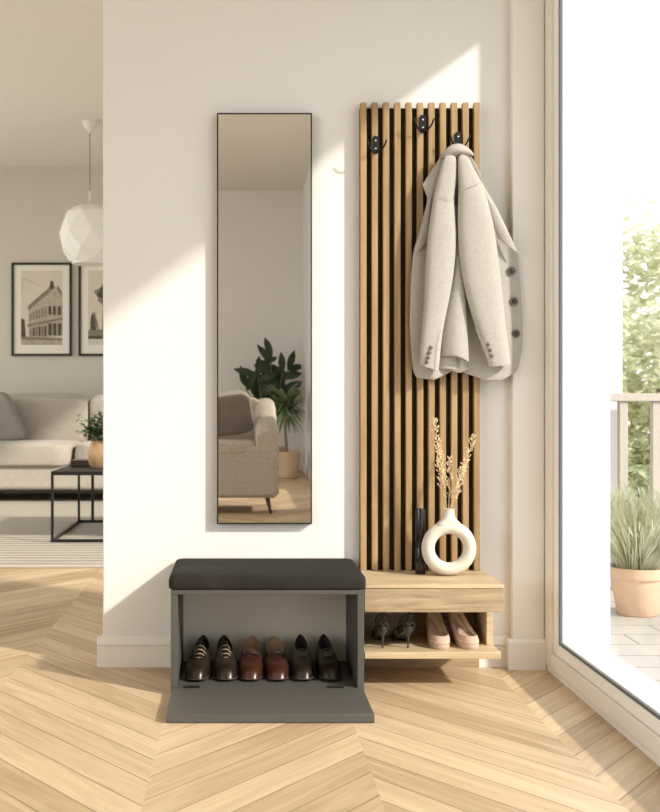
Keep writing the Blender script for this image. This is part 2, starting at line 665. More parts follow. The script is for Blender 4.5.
BX(RX + .0135, RX + .0185, Y1 + .108, -.144, .102, 2.095).build('pane', M_glass, dr, smooth=False)
struct(BX(RX + .07, 1.135, -2.55, -.03, .0, .05), 'trim_3', M_ext, bevel=.004)
# right-hand windows and the added left-hand ones (frames and panes)
def window(name, x, ya, yb, za, zb, mull):
    r = thing(name, '', '', (x, (ya + yb) / 2, za))
    del r['label'], r['category']
    r['kind'] = 'structure'
    f = MB()
    f.box(x, x + .06, ya, ya + .06, za, zb).box(x, x + .06, yb - .06, yb, za, zb).box(x, x + .06, ya + .06, yb - .06, za, za + .06).box(x, x + .06, ya + .06, yb - .06, zb - .06, zb)
    for k in range(1, mull):
        yy = ya + (yb - ya) * k / mull
        f.box(x, x + .06, yy - .03, yy + .03, za + .06, zb - .06)
    f.build('window_frame', M_sash, r, bevel=.004)
    BX(x + .028, x + .034, ya + .05, yb - .05, za + .05, zb - .05).build('pane', M_glass, r, smooth=False)


window('window_1', RX + .10, .06, 4.7, .06, 2.67, 2)
window('window_2', .93, -7.6, -5.4, .25, 2.3, 2)
window('fill_window_hall', -4.58, -7.2, -2.0, .5, 2.9, 3)  # unseen hall opening, added to let in sky fill
window('fill_window_living', -4.58, 1.2, 5.8, .3, 2.6, 3)  # unseen opening added to brighten the living room

# balcony and what lies beyond
struct(BX(1.13, 3.6, -4.0, 1.6, -.14, -.004), 'balcony_floor', M_tile)
struct(BX(-30, 60, -30, 60, -3.2, -3.1), 'ground', M_grass)

# ------------------------------------------------------------------ hall objects
# wall mirror
mi = thing('wall_mirror', 'tall narrow wall mirror with a thin black frame', 'mirror', (.0805, 0, .438))
x0, x1, z0, z1, t = -.064, .225, .438, 1.688, .004
f = MB()
f.box(x0, x0 + t, -.026, -.0005, z0, z1).box(x1 - t, x1, -.026, -.0005, z0, z1).box(x0 + t, x1 - t, -.026, -.0005, z0, z0 + t).box(x0 + t, x1 - t, -.026, -.0005, z1 - t, z1)
f.build('frame', M_black, mi)
BX(x0 + t, x1 - t, -.0245, -.018, z0 + t, z1 - t).build('mirror_glass', M_mirror, mi, smooth=False)

# slatted oak panel
CT = .297           # console top
sp = thing('slat_panel', 'tall slatted oak wall panel on dark felt, standing on the oak console', 'wall panel', (.556, 0, CT))
xa, xb = .3715, .7345
zt = 1.718
BX(xa, xb, -.012, -.0005, CT, zt - .012).build('felt_backing', M_felt, sp)
sl = MB()
NS, SW = 11, .0184
pitch = (xb - xa - SW) / (NS - 1)
SLX = []
for k in range(NS):
    xx = xa + pitch * k
    SLX.append(xx + SW / 2)
    sl.box(xx, xx + SW, -.034, -.012, CT, zt)
sl.build('slats', M_slat, sp, bevel=.0015)

# coat hooks
def coat_hook(label, px, py):
    c = P(px, py, -.036)
    h = thing('coat_hook', label, 'hook', (c.x, -.034, c.z), 'black coat hooks on the slat panel')
    m = MB()
    ring = []
    for k in range(20):
        a = 2 * PI * k / 20
        ring.append((.0105 * math.copysign(abs(math.cos(a)) ** .6, math.cos(a)), .027 * math.copysign(abs(math.sin(a)) ** .5, math.sin(a))))
    m.prism([(c.x + a, -.0345, c.z + q) for a, q in ring], (0, -.006, 0))
    m.build('backplate', M_hook, h, bevel=.001)
    for s in (-1, 1):
        p = [Vector((c.x + s * .002, -.040, c.z - .018)), Vector((c.x + s * .010, -.050, c.z - .023)), Vector((c.x + s * .019, -.060, c.z - .017)),
             Vector((c.x + s * .026, -.066, c.z - .003)), Vector((c.x + s * .030, -.068, c.z + .011))]
        MB().tube(p, [.0042, .0036, .003, .0028, .0034], 8).build('prong', M_hook, h, sub=1)
    for dz in (-.012, .012):
        MB().ell((c.x, -.0412, c.z + dz), .003, .0015, .003, 10, 6).build('screw', M_screw, h)
    return h


coat_hook('black double hook standing free on the left of the slat panel', 375.5, 145)
coat_hook('black double hook highest on the slat panel, nothing on it', 422.5, 124)
coat_hook('black double hook that carries the grey blazer', 458, 141)

# ------------------------------------------------------------------ blazer
ct = thing('blazer', 'light grey wool blazer hung inside out by its collar on the rightmost hook', 'jacket', P(458, 150, -.05))


def interp(tab, y):
    if y <= tab[0][0]:
        return tab[0][1:]
    for a, b_ in zip(tab, tab[1:]):
        if y <= b_[0]:
            t_ = (y - a[0]) / (b_[0] - a[0])
            return [p + (q - p) * t_ for p, q in zip(a[1:], b_[1:])]
    return tab[-1][1:]


def sheet(tab, ncols, nrows, Yf, solid=.004, name='panel', m=M_wool2, sub=1, parent=ct, ybot=None, ytop=None):
    """cloth sheet: rows of (y, xl, xr); Yf(u, v) gives its depth; ybot(u)/ytop(u) shape the ends"""
    rows = []
    ya, yb = tab[0][0], tab[-1][0]
    for i in range(nrows + 1):
        v = i / nrows
        row = []
        for j in range(ncols + 1):
            u = j / ncols
            top = ytop(u) if ytop else ya
            bot = ybot(u) if ybot else yb
            y = top + (bot - top) * v
            xl, xr = interp(tab, y)
            row.append(P(xl + (xr - xl) * u, y, Yf(u, v)))
        rows.append(row)
    mb = MB().grid(rows)
    return mb.build(name, m, parent, sub=sub, solid=solid)


# left front and back of the body (seen left of the sleeves)
tabL = [(156, 441, 460), (172, 430, 460), (186, 421.5, 460), (194, 427, 460), (200, 427.5, 459), (225, 421, 456), (252, 413, 458), (285, 410.5, 460), (320, 409.5, 458), (350, 411, 456), (372, 413, 452), (379, 417, 450)]
def ybL(u):
    return 378 + 2 * math.sin(u * PI) - 6.5 * max(0, u - .55) / .45


sheet(tabL, 14, 40, lambda u, v: -.052 - .012 * math.sin(u * 3.0) * v - .004 * math.sin(u * 9 + v * 3), name='left_front', m=M_wool2, ybot=ybL)
tabR = [(156, 455, 471), (172, 455, 480), (188, 456, 484.5), (207, 461, 496), (230, 461, 507.5), (254, 462, 518), (290, 462, 521), (322, 463, 523), (350, 463, 522.5), (366, 463, 519), (380, 464, 512)]
def ybR(u):
    return 373 + 8 * min(1, u / .45) - (8 * max(0, u - .8) / .2 if u > .8 else 0)


sheet(tabR, 18, 40, lambda u, v: -.055 - .010 * math.sin(u * 3.1) * v - .003 * math.sin(u * 8 - v * 4), name='right_front', m=M_wool2, ybot=ybR)
# back of the jacket hanging between the sleeves, hem curling forward
tabB = [(205, 452, 464), (240, 450, 467), (290, 445, 474), (330, 440, 484), (358, 437, 488), (372, 437, 490)]
sheet(tabB, 12, 24, lambda u, v: -.066 - .010 * math.sin(u * PI * 2) * v, name='back_panel', m=M_wool2, ybot=lambda u: 369 + 4 * u)
tabC = [(236, 456.5, 459), (262, 454, 461.5), (290, 450, 464.5), (318, 444, 466.5), (340, 441.5, 468), (357, 441, 469)]
rows = []
for i in range(25):
    v = i / 24
    y = 236 + 121 * v
    xl, xr = interp(tabC, y)
    row = []
    for j in range(15):
        u = j / 14
        yy = y + (6.0 * (u ** 3) * v ** 8 - 1.0 * math.sin(u * PI) * v ** 8)
        row.append(P(xl + (xr - xl) * u, yy, -.074 - .026 * math.sin(u * PI * .8) * v ** .6))
    rows.append(row)
MB().grid(rows).build('hem_panel', M_wool, ct, sub=1, solid=.004)
sheet([(352, 442, 468), (366, 444, 468.5), (373, 450, 466)], 8, 8, lambda u, v: -.0735, name='hem_lining', m=M_lining, solid=.002, ybot=lambda u: 369 + 3 * math.sin(u * PI) + 2 * u)

# sleeves
def sleeve(name, tab, Yc, depth):
    rings = []
    n = 18
    for (y, xl, xr, yl, yr) in tab:
        c = (xl + xr) / 2
        h = (xr - xl) / 2
        dep = depth * min(1.0, h / 13)
        ring = []
        for k in range(n):
            a = 2 * PI * k / n
            u = math.copysign(abs(math.cos(a)) ** .75, math.cos(a))
            w_ = math.copysign(abs(math.sin(a)) ** .9, math.sin(a))
            yy = y + ((yr - yl) / 2) * u
            ring.append(P(c + h * u, yy, Yc - dep * w_))
        rings.append(ring)
    # turn the cuff in
    end = rings[-1]
    cc = sum(end, Vector()) / n
    rings.append([cc + (p - cc) * .86 + Vector((0, 0, .002)) for p in end])
    rings.append([cc + (p - cc) * .80 + Vector((0, 0, .030)) for p in end])
    mb = MB().loft(rings, True, True)
    return mb.build(name, M_wool, ct, sub=2)


tl = [(154, 444, 456, 0, 0), (165, 441.5, 457, 0, 0), (180, 437, 456.5, 0, 0), (192, 434.5, 455, 0, 0), (197, 433.2, 454.6, 0, 0), (203, 432.3, 454.5, 0, 0), (220, 429.5, 456, 0, 0), (240, 427, 457.2, 0, 0), (262, 425.5, 455.5, 0, 0),
      (290, 424.5, 451.5, 0, 0), (310, 423.6, 447, 0, 0), (330, 421.8, 443, 0, 0), (350, 420.2, 440.5, -1, 2), (366, 419, 439, -3, 4), (368.5, 418.8, 438.8, -3, 3.5)]
sleeve('left_sleeve', tl, -.088, .023)
tr = [(154, 457.5, 467, 0, 0), (165, 457.8, 472, 0, 0), (178, 458.2, 478.5, 0, 0), (188, 458.4, 483, 0, 0), (194, 458.2, 485.5, 0, 0), (200, 457.8, 488, 0, 0), (220, 457.3, 493, 0, 0), (240, 457.6, 496.5, 0, 0), (265, 460, 499.5, 0, 0),
      (290, 464.3, 502.3, 0, 0), (310, 469.6, 504.2, 0, 0), (332, 477, 506.8, 0, 0), (350, 483, 509, 1, -1), (364, 488, 510.5, 1.5, -1.5), (366.5, 488.5, 510.7, 1.5, -1.5)]
sleeve('right_sleeve', tr, -.092, .026)
# shoulder seams
for pts, Yc in (([(434.5, 199), (440, 196.5), (446, 198), (450, 200.5)], -.1125), ([(461, 190), (468, 188), (476, 184.5), (481, 182)], -.119)):
    MB().tube([P(a, q, Yc + .001) for a, q in pts], .0008, 6).build('shoulder_seam', M_wool2, ct)
# sleeve vents (the open seam above the cuff)
MB().tube([P(441, 330, -.107), P(437.5, 345, -.108), P(436.0, 368, -.107)], .0009, 6).build('cuff_seam', M_wool2, ct)
MB().tube([P(476, 330, -.106), P(482.5, 343, -.112), P(487.0, 354, -.114), P(490.0, 365, -.112)], .0009, 6).build('cuff_seam', M_wool2, ct)
# lapels folded back over the fronts
def flap(name, outline, Y, m, th=.004, bulge=.0):
    pts = [P(a, q, Y) for a, q in outline]
    c = sum(pts, Vector()) / len(pts)
    mb = MB()
    n = len(pts)
    mb.add([p for p in pts] + [c + Vector((0, -bulge, 0))], [(i, (i + 1) % n, n) for i in range(n)])
    return mb.build(name, m, ct, solid=th, bevel=.001, angle=60)


flap('left_lapel', [(442, 157), (434, 168), (422.5, 184.5), (424.5, 189), (427.5, 197), (426.5, 212), (421, 232), (413.8, 252), (418, 251), (427, 241), (430, 215), (437, 190), (444, 172), (447, 160)], -.066, M_wool2, .004, .006)
flap('right_lapel', [(468, 156), (474, 170), (484.5, 188), (496, 207), (508, 232), (518, 253.5), (508, 246), (497.5, 238), (492, 222), (485, 200), (476, 180), (466, 165)], -.080, M_wool, .005, .008)
flap('collar_stand', [(470, 155), (476, 164), (480.5, 173), (483.5, 187), (478, 180), (472, 169), (466, 159)], -.074, M_lining, .004, .003)
# collar, folded over the hook
rows = []
for i in range(13):
    u = i / 12
    x = 441 + (473.5 - 441) * u
    top = 157.5 - 12.5 * math.sin(u * PI) ** .75 - 1.5 * u
    bot = 158.5 - 3.2 * math.sin(u * PI) - 3.5 * u * u
    row = []
    for j in range(9):
        a = j / 8
        yy = top + (bot - top) * a
        row.append(P(x, yy, -.058 - .042 * math.sin(PI * (.18 + .62 * a)) * (.45 + .55 * math.sin(u * PI))))
    rows.append(row)
MB().grid(rows).build('collar', M_wool, ct, sub=1, solid=.004, offset=1)
# buttons
for (a, q) in ((511.5, 271), (514, 301.5), (516, 333.5)):
    c = P(a, q, -.0600)
    bm_ = MB()
    seg = 20
    rings = []
    for (r_, d_) in ((.0005, .0), (.0125, .0), (.0132, .0015), (.0125, .0035), (.0095, .0040), (.0085, .0025), (.0005, .0022)):
        rings.append([c + Vector((r_ * math.cos(2 * PI * k / seg), -d_, r_ * math.sin(2 * PI * k / seg))) for k in range(seg)])
    bt = bm_.loft(rings).build('button', M_button2, ct)
    MB().ell(c + Vector((0, -.003, 0)), .0075, .0018, .0075, 14, 6).build('button_centre', M_button, bt)
for (a, q, Yc) in ((431, 347.5, -.109), (429.5, 352.5, -.109), (428.2, 357.5, -.109), (427, 362, -.109), (488.3, 344.5, -.1165), (490.2, 350.0, -.1165), (491.8, 355.8, -.1165)):
    c = P(a, q, Yc)
    MB().ell(c, .0062, .0022, .0062, 14, 6).build('cuff_button', M_cuffb, ct)

# ------------------------------------------------------------------ oak console
co = thing('oak_console', 'low light oak console with one drawer and a shoe shelf below', 'console', (.55, -.14, 0))
cx0, cx1, cyf = .3545, .7455, -.288
BX(cx0, cx1, cyf, -.0005, CT - .011, CT).build('top', M_oak, co, bevel=.0015)
ca = MB().box(cx0, cx1, cyf + .018, -.0005, .222, CT - .011)
ca.build('carcass', M_oak, co)
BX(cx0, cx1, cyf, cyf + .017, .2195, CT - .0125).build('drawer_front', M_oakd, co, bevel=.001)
BX(.716, .7345, -.20, -.0205, .108, .222).build('side_panel', M_oak, co, bevel=.001)
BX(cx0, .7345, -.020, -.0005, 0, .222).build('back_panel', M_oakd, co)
BX(cx0, .7365, cyf, -.0205, .089, .108).build('shelf', M_oak, co, bevel=.0015)

# donut vase
VC = P(448.8, 548, -.128)
vs = thing('ring_vase', 'cream ring shaped ceramic vase holding dried grass', 'vase', (VC.x, VC.y, CT))
R, r_ = .0613, .0195
zc = CT + R + r_ + .0005
m = MB()
rings = []
for i in range(40):
    a = 2 * PI * i / 40
    cc = Vector((VC.x + R * math.sin(a), VC.y, zc - R * math.cos(a)))
    rad = Vector((math.sin(a), 0, -math.cos(a)))
    rings.append([cc + rad * (r_ * math.cos(2 * PI * k / 16)) + Vector((0, r_ * 1.12 * math.sin(2 * PI * k / 16), 0)) for k in range(16)])
rings.append(rings[0])
m.loft(rings, False, False)
vo = m.build('ring_body', M_vase, vs)
nb = zc + R + .002
VT = nb + .053
nk = MB().lathe([(.038, nb + .006), (.031, nb + .014), (.0235, nb + .021), (.0190, nb + .028), (.0168, nb + .038), (.0162, nb + .046), (.0170, VT), (.0150, VT + .0005), (.0140, VT - .004), (.0125, nb + .03), (.012, nb + .02)], (VC.x, VC.y, 0), 24)
for p in nk.v:
    p.y = VC.y + max(-.0195, min(.0195, p.y - VC.y))
nk.build('neck', M_vase, vs, angle=60)

# dried grass: every stem a thing
def dried_stem(label, pts, nseed, spread):
    w = [P(a, q, Y) for a, q, Y in pts]
    fine = []
    for i in range(len(w) - 1):
        for k in range(6):
            fine.append(w[i].lerp(w[i + 1], k / 6))
    fine.append(w[-1])
    o = MB().tube(fine, [.0013 - .0008 * i / len(fine) for i in range(len(fine))], 6).build('dried_grass_stem', M_stem, org=w[0])
    tag(o, label, 'dried grass', 'dried grasses in the ring vase')
    h = MB()
    n = len(fine)
    for k in range(nseed):
        t_ = .30 + .70 * k / nseed
        i = min(n - 2, int(t_ * (n - 1)))
        p = fine[i].lerp(fine[i + 1], t_ * (n - 1) - i)
        d = (fine[i + 1] - fine[i]).normalized()
        a = random.random() * 2 * PI
        side = Vector((math.cos(a), math.sin(a) * .7, random.uniform(-.1, .6))).normalized()
        ln = random.uniform(.006, spread) * (1.1 - .5 * t_)
        tip = p + (side + d * .8).normalized() * ln
        h.tube([p, p.lerp(tip, .6) + d * .001, tip], .0004, 4)
        for q in range(3):
            s0 = p.lerp(tip, .5 + .25 * q) + Vector((random.uniform(-1, 1), random.uniform(-1, 1), random.uniform(-1, 1))) * .0015
            dd = (side * random.uniform(.2, 1) + d + Vector((0, 0, -.35))).normalized()
            e1 = s0 + dd * random.uniform(.004, .0075)
            h.tube([s0, s0.lerp(e1, .45), e1], [.0004, .0019, .0003], 5)
    h.build('seed_head', M_seed, o, org=w[0], sub=0)
    return o


yv = VC.y
dried_stem('tallest dried grass plume, leaning left out of the vase', [(446.5, 514, yv), (444, 495, yv), (439, 468, yv + .005), (436.5, 440, yv + .01), (435.8, 420, yv + .012)], 62, .022)
dried_stem('dried grass plume bowed towards the left beside the tallest one', [(447.5, 514, yv + .002), (445, 494, yv - .006), (441.5, 472, yv - .012), (439.5, 455, yv - .016), (438.5, 440, yv - .018)], 44, .022)
dried_stem('short upright dried grass plume in the middle of the vase', [(448.6, 514, yv - .002), (449, 498, yv - .004), (450, 478, yv - .006), (450.3, 458, yv - .008)], 34, .020)
dried_stem('dried grass plume leaning right, the one that reaches highest on that side', [(449.5, 514, yv + .002), (453, 496, yv + .006), (459, 478, yv + .012), (467, 458, yv + .018), (474, 436, yv + .022)], 62, .022)
dried_stem('shorter dried grass plume leaning right below the highest right one', [(450.2, 514, yv - .004), (454, 500, yv - .016), (459, 484, yv - .026), (463, 468, yv - .034)], 44, .022)

# black flask
fc = P(420.4, 500, -.088)
fl = thing('black_flask', 'slim black cylindrical flask standing behind the ring vase', 'flask', (fc.x, fc.y, CT))
MB().lathe([(.0155, CT + .0005), (.0165, CT + .003), (.0165, CT + .075), (.0155, CT + .078)], (fc.x, fc.y, 0), 28).build('body', M_flask, fl)
MB().lathe([(.0135, CT + .078), (.0135, CT + .092)], (fc.x, fc.y, 0), 28).build('collar', M_black, fl)
MB().lathe([(.0150, CT + .092), (.0158, CT + .095), (.0152, CT + .190), (.0142, CT + .194), (.003, CT + .195)], (fc.x, fc.y, 0), 28).build('cap', M_flask, fl)

# ------------------------------------------------------------------ shoes
def outline(n, L, Wd, heel=.72, toe=1.0, bend=0.0, waist=.86):
    """closed plan outline, heel at y=+L/2 (away), toe at y=-L/2"""
    pts = []
    for k in range(n):
        a = 2 * PI * k / n                  # a=0 at +x side, PI/2 at heel
        s = math.sin(a)
        c = math.cos(a)
        y = .5 * L * math.copysign(abs(s) ** .86, s)
        tt = (y / L + .5)                   # 0 toe .. 1 heel
        wv = toe * (1 - tt) ** 0 if False else 0
        f_ = toe + (heel - toe) * tt
        if .35 < tt < .85:
            f_ *= 1 - (1 - waist) * math.sin((tt - .35) / .5 * PI)
        x = .5 * Wd * f_ * math.copysign(abs(c) ** .72, c)
        pts.append((x + bend * (1 - tt) ** 2, y))
    return pts


def dress_shoe(label, upper, lining, lace_m, style, group):
    L, Wd, H = .230, .076, .088
    n = 36
    t = thing('leather_shoe', label, 'shoe', (0, 0, 0), group)
    O = outline(n, L, Wd, .80, 1.0)
    # sole
    so = MB()
    rings = []
    for z, k in ((0, .97), (.002, 1.03), (.009, 1.05), (.0105, 1.02)):
        rings.append([Vector((x * k, y * (1 + (k - 1) * .5), z + (.006 * max(0, (-y / L) * 2 - .62) / .38 if z < .004 else 0))) for x, y in O])
    so.loft(rings).build('sole', M_sole, t)
    # upper
    th_front = {'lace': .30, 'strap': .34, 'plain': .42}[style]
    cy0 = -L / 2 + L * (1 - .44) - 0 if False else None
    throat = []
    yh = L / 2 - .012
    yf = -L * .02 if style != 'plain' else .01 * L
    for k, (x, y) in enumerate(O):
        a = 2 * PI * k / n
        s, c = math.sin(a), math.cos(a)
        yc, ry = (yh + yf) / 2, (yh - yf) / 2
        yy = yc + ry * s
        tt = max(0.0, min(1.0, (yy - yf) / (yh - yf)))
        hz = {'lace': .060 + (H - .060) * tt ** 1.6, 'strap': .056 + (H * .97 - .056) * tt ** 1.2, 'plain': .060 + (H * 1.02 - .060) * tt ** 1.4}[style]
        hz -= .006 * math.sin(tt * PI)
        wx = .5 * Wd * (.42 + .16 * (1 - abs(tt - .55) * 1.5))
        if style == 'plain':
            wx *= .82
        if style == 'strap':
            wx *= 1.22
        throat.append(Vector((wx * c * (1.0 if tt > .1 else .8), yy, hz)))
    rings = []
    for i in range(11):
        u = i / 10
        g_ = u ** 1.35
        ring = []
        for k, (x, y) in enumerate(O):
            tp = throat[k]
            base = Vector((x, y, .0100))
            toe_amt = max(0, -y / (L / 2))
            h_ = 1 - (1 - u) ** (1.9 + .6 * toe_amt)
            px_ = base.x + (tp.x - base.x) * g_
            py_ = base.y + (tp.y - base.y) * g_
            pz_ = base.z + (tp.z - base.z) * h_
            # instep dips a little behind the toe cap
            pz_ -= .007 * toe_amt * math.exp(-((u - .62) / .2) ** 2)
            bulge = 1 + .055 * math.sin(min(1, u * 2.2) * PI)
            ring.append(Vector((px_ * bulge, py_, pz_)))
        rings.append(ring)
    up = MB()
    up.loft(rings, False, False)
    uo = up.build('upper', upper, t, sub=1)
    # lining: throat edge rolling in and down to an insole
    li = MB()
    r2 = [throat]
    cen = Vector((0, (yh + yf) / 2, 0))
    for (k_, dz) in ((.93, .0012), (.88, -.003), (.84, -.02), (.80, -.04)):
        r2.append([Vector((p.x * k_, cen.y + (p.y - cen.y) * k_, max(.014, p.z + dz))) for p in throat])
    li.loft(r2, False, True).build('lining', lining, t)
    if style == 'lace':
        to = MB()
        to.grid([[Vector((sx * .010, -.035 + .06 * v, .050 + .034 * v + .004 * (1 - sx * sx))) for sx in (-1, -.5, 0, .5, 1)] for v in (0, .33, .66, 1)])
        to.build('tongue', upper, t, sub=1, solid=.003)
        for q in range(4):
            v = q / 3
            yy = -.040 + .043 * v
            zz = .0475 + .026 * v
            hw = .0185 - .003 * v
            MB().tube([Vector((sx * hw, yy + .010 * (abs(sx) ** 1.5), zz + .006 * (1 - sx * sx) - .008 * sx * sx * abs(sx))) for sx in (-1, -.75, -.4, 0, .4, .75, 1)], .0016, 6).build('lace', lace_m, t)
        MB().tube([Vector((-.022, .018, .035)), Vector((-.02, -.012, .044)), Vector((-.014, -.040, .046)), Vector((0, -.048, .045)), Vector((.014, -.040, .046)), Vector((.02, -.012, .044)), Vector((.022, .018, .035))], .0012, 6).build('facing_seam', lace_m, t)
    elif style == 'strap':
        st = MB()
        rows = []
        for sx in (-1, -.8, -.5, -.2, 0, .2, .5, .8, 1):
            x = sx * .029
            zc_ = .0235 + .040 * math.sqrt(max(0, 1 - (sx * .93) ** 2))
            rows.append([Vector((x, -.028 - .003 * abs(sx) + 0.012 * abs(sx) ** 2, zc_ + .003)), Vector((x, -.016 + .010 * abs(sx) ** 2, zc_ + .0065)), Vector((x, -.004 + .012 * abs(sx) ** 2, zc_ + .008))])
        st.grid(rows).build('strap', upper, t, sub=1, solid=.003)
        bu = MB()
        bu.tube([Vector((-.006, -.027, .0655)), Vector((.0, -.029, .066)), Vector((.008, -.027, .0655)), Vector((.009, -.015, .069)), Vector((0, -.014, .071)), Vector((-.007, -.015, .070)), Vector((-.006, -.027, .0655))], .0011, 6)
        bu.build('lace', lace_m, t)
    else:
        for q in range(3):
            v = q / 2
            yy = -.034 + .022 * v
            zz = .0535 + .0135 * v
            hw = .012
            MB().tube([Vector((sx * hw, yy + .005 * abs(sx), zz + .0045 * (1 - sx * sx))) for sx in (-1, -.5, 0, .5, 1)], .0012, 6).build('lace', lace_m, t)
        MB().tube([Vector((-.018, .02, .042)), Vector((-.014, -.02, .050)), Vector((-.008, -.036, .0495)), Vector((0, -.041, .0525)), Vector((.008, -.036, .0495)), Vector((.014, -.02, .050)), Vector((.018, .02, .042))], .001, 6).build('facing_seam', lace_m, t)
    return t


SZ = .0212
def shoe_x(px):
    return (px - VX) / S(-.20)


gs = 'leather shoes in the open bench'
s1 = dress_shoe('dark brown lace up shoe with tan laces, outermost left in the bench', M_leather1, M_shoeind, M_lace1, 'lace', gs)
s1.location = (shoe_x(199.5), -.170, SZ)
s1.rotation_euler = (0, 0, -.07)
dup(s1, (shoe_x(225), -.168, SZ), .05, 'dark brown tan laced shoe standing next to the chestnut pair')
s2 = dress_shoe('chestnut brown shoe with a strap, next to the tan laced pair', M_leather2, M_shoein, M_lace2, 'strap', gs)
s2.location = (shoe_x(251.5), -.168, SZ)
s2.rotation_euler = (0, 0, -.03)
dup(s2, (shoe_x(276.5), -.168, SZ), .03, 'chestnut brown shoe with a strap, next to the plain dark pair')
s3 = dress_shoe('plain dark espresso shoe standing next to the chestnut pair', M_leather3, M_shoeind, M_lace3, 'plain', gs)
s3.location = (shoe_x(302.5), -.166, SZ)
s3.rotation_euler = (0, 0, -.02)
dup(s3, (shoe_x(328), -.164, SZ), .02, 'plain dark espresso shoe, outermost right in the bench')

# nude pumps (toes to the front, heels under the drawer)
def pump(label, px, rz):
    t = thing('nude_pump', label, 'shoe', (0, 0, 0), 'nude pumps on the console shelf')
    L, Wd, n = .20, .068, 36
    O = outline(n, L, Wd, .62, 1.0, 0, .9)

    def lift(y):
        tt = y / L + .5
        return .0 if tt < .32 else .062 * ((tt - .32) / .68) ** 1.25
    rings = []
    for z, k in ((0, .95), (.003, 1.0), (.013, 1.0), (.015, .98)):
        rings.append([Vector((x * k, y * (1 + (k - 1) * .4), z + lift(y) * (1 if z > .001 else 1))) for x, y in O])
    MB().loft(rings).build('platform_sole', M_nude, t)
    rings = []
    for u, k in ((0, 1.0), (.35, 1.02), (.7, .97), (1, .88)):
        ring = []
        for x, y in O:
            tt = y / L + .5
            hgt = .022 if tt < .25 else .022 + .012 * min(1, (tt - .25) / .5)
            toe_in = .010 * u * max(0, 1 - tt * 3.2)
            ring.append(Vector((x * k, y * (1 - (1 - k) * .35) + toe_in, .0145 + lift(y) + hgt * u)))
        rings.append(ring)
    MB().loft(rings, False, False).build('upper', M_nude, t, sub=1, solid=.002)
    lr = [[Vector((p.x * .95, p.y * .965 + .001, p.z - .0005 * i_)) for p in r0] for i_, r0 in enumerate(rings)]
    MB().loft(lr, False, False).build('lining', M_nudein, t, sub=1)
    ins = MB()
    ins.add([Vector((x * .93, y * .95, .0185 + lift(y))) for x, y in O], [tuple(range(n))])
    rows = []
    for i in range(13):
        y = -L * .47 + L * .94 * i / 12
        hw = max(.004, .45 * Wd * (1.0 - .42 * (i / 12)) * (min(1, (i + .8) / 2.5) ** .5) * (min(1, (12.8 - i) / 2) ** .5))
        rows.append([Vector((hw * s_, y, .0185 + lift(y) + .0015 * s_ * s_)) for s_ in (-1, -.5, 0, .5, 1)])
    MB().grid(rows).build('insole', M_nudein, t, solid=.0015)
    yh = L * .40
    MB().loft([[Vector((r * math.cos(2 * PI * k / 14), yh + .008 + r * math.sin(2 * PI * k / 14), z)) for k in range(14)] for z, r in ((0, .0085), (.012, .0085), (.035, .011), (.060, .016))]).build('heel', M_nude, t)
    t.location = ((px - VX) / S(-.19), -.163, .1085)
    t.rotation_euler = (0, 0, rz)
    return t


pu = pump('nude platform pump standing nearer the black heels', 438.0, -.01)
pu2 = dup(pu, ((463.5 - VX) / S(-.19), -.163, .1085), .12, 'nude platform pump standing against the shelf side, right of its mate')

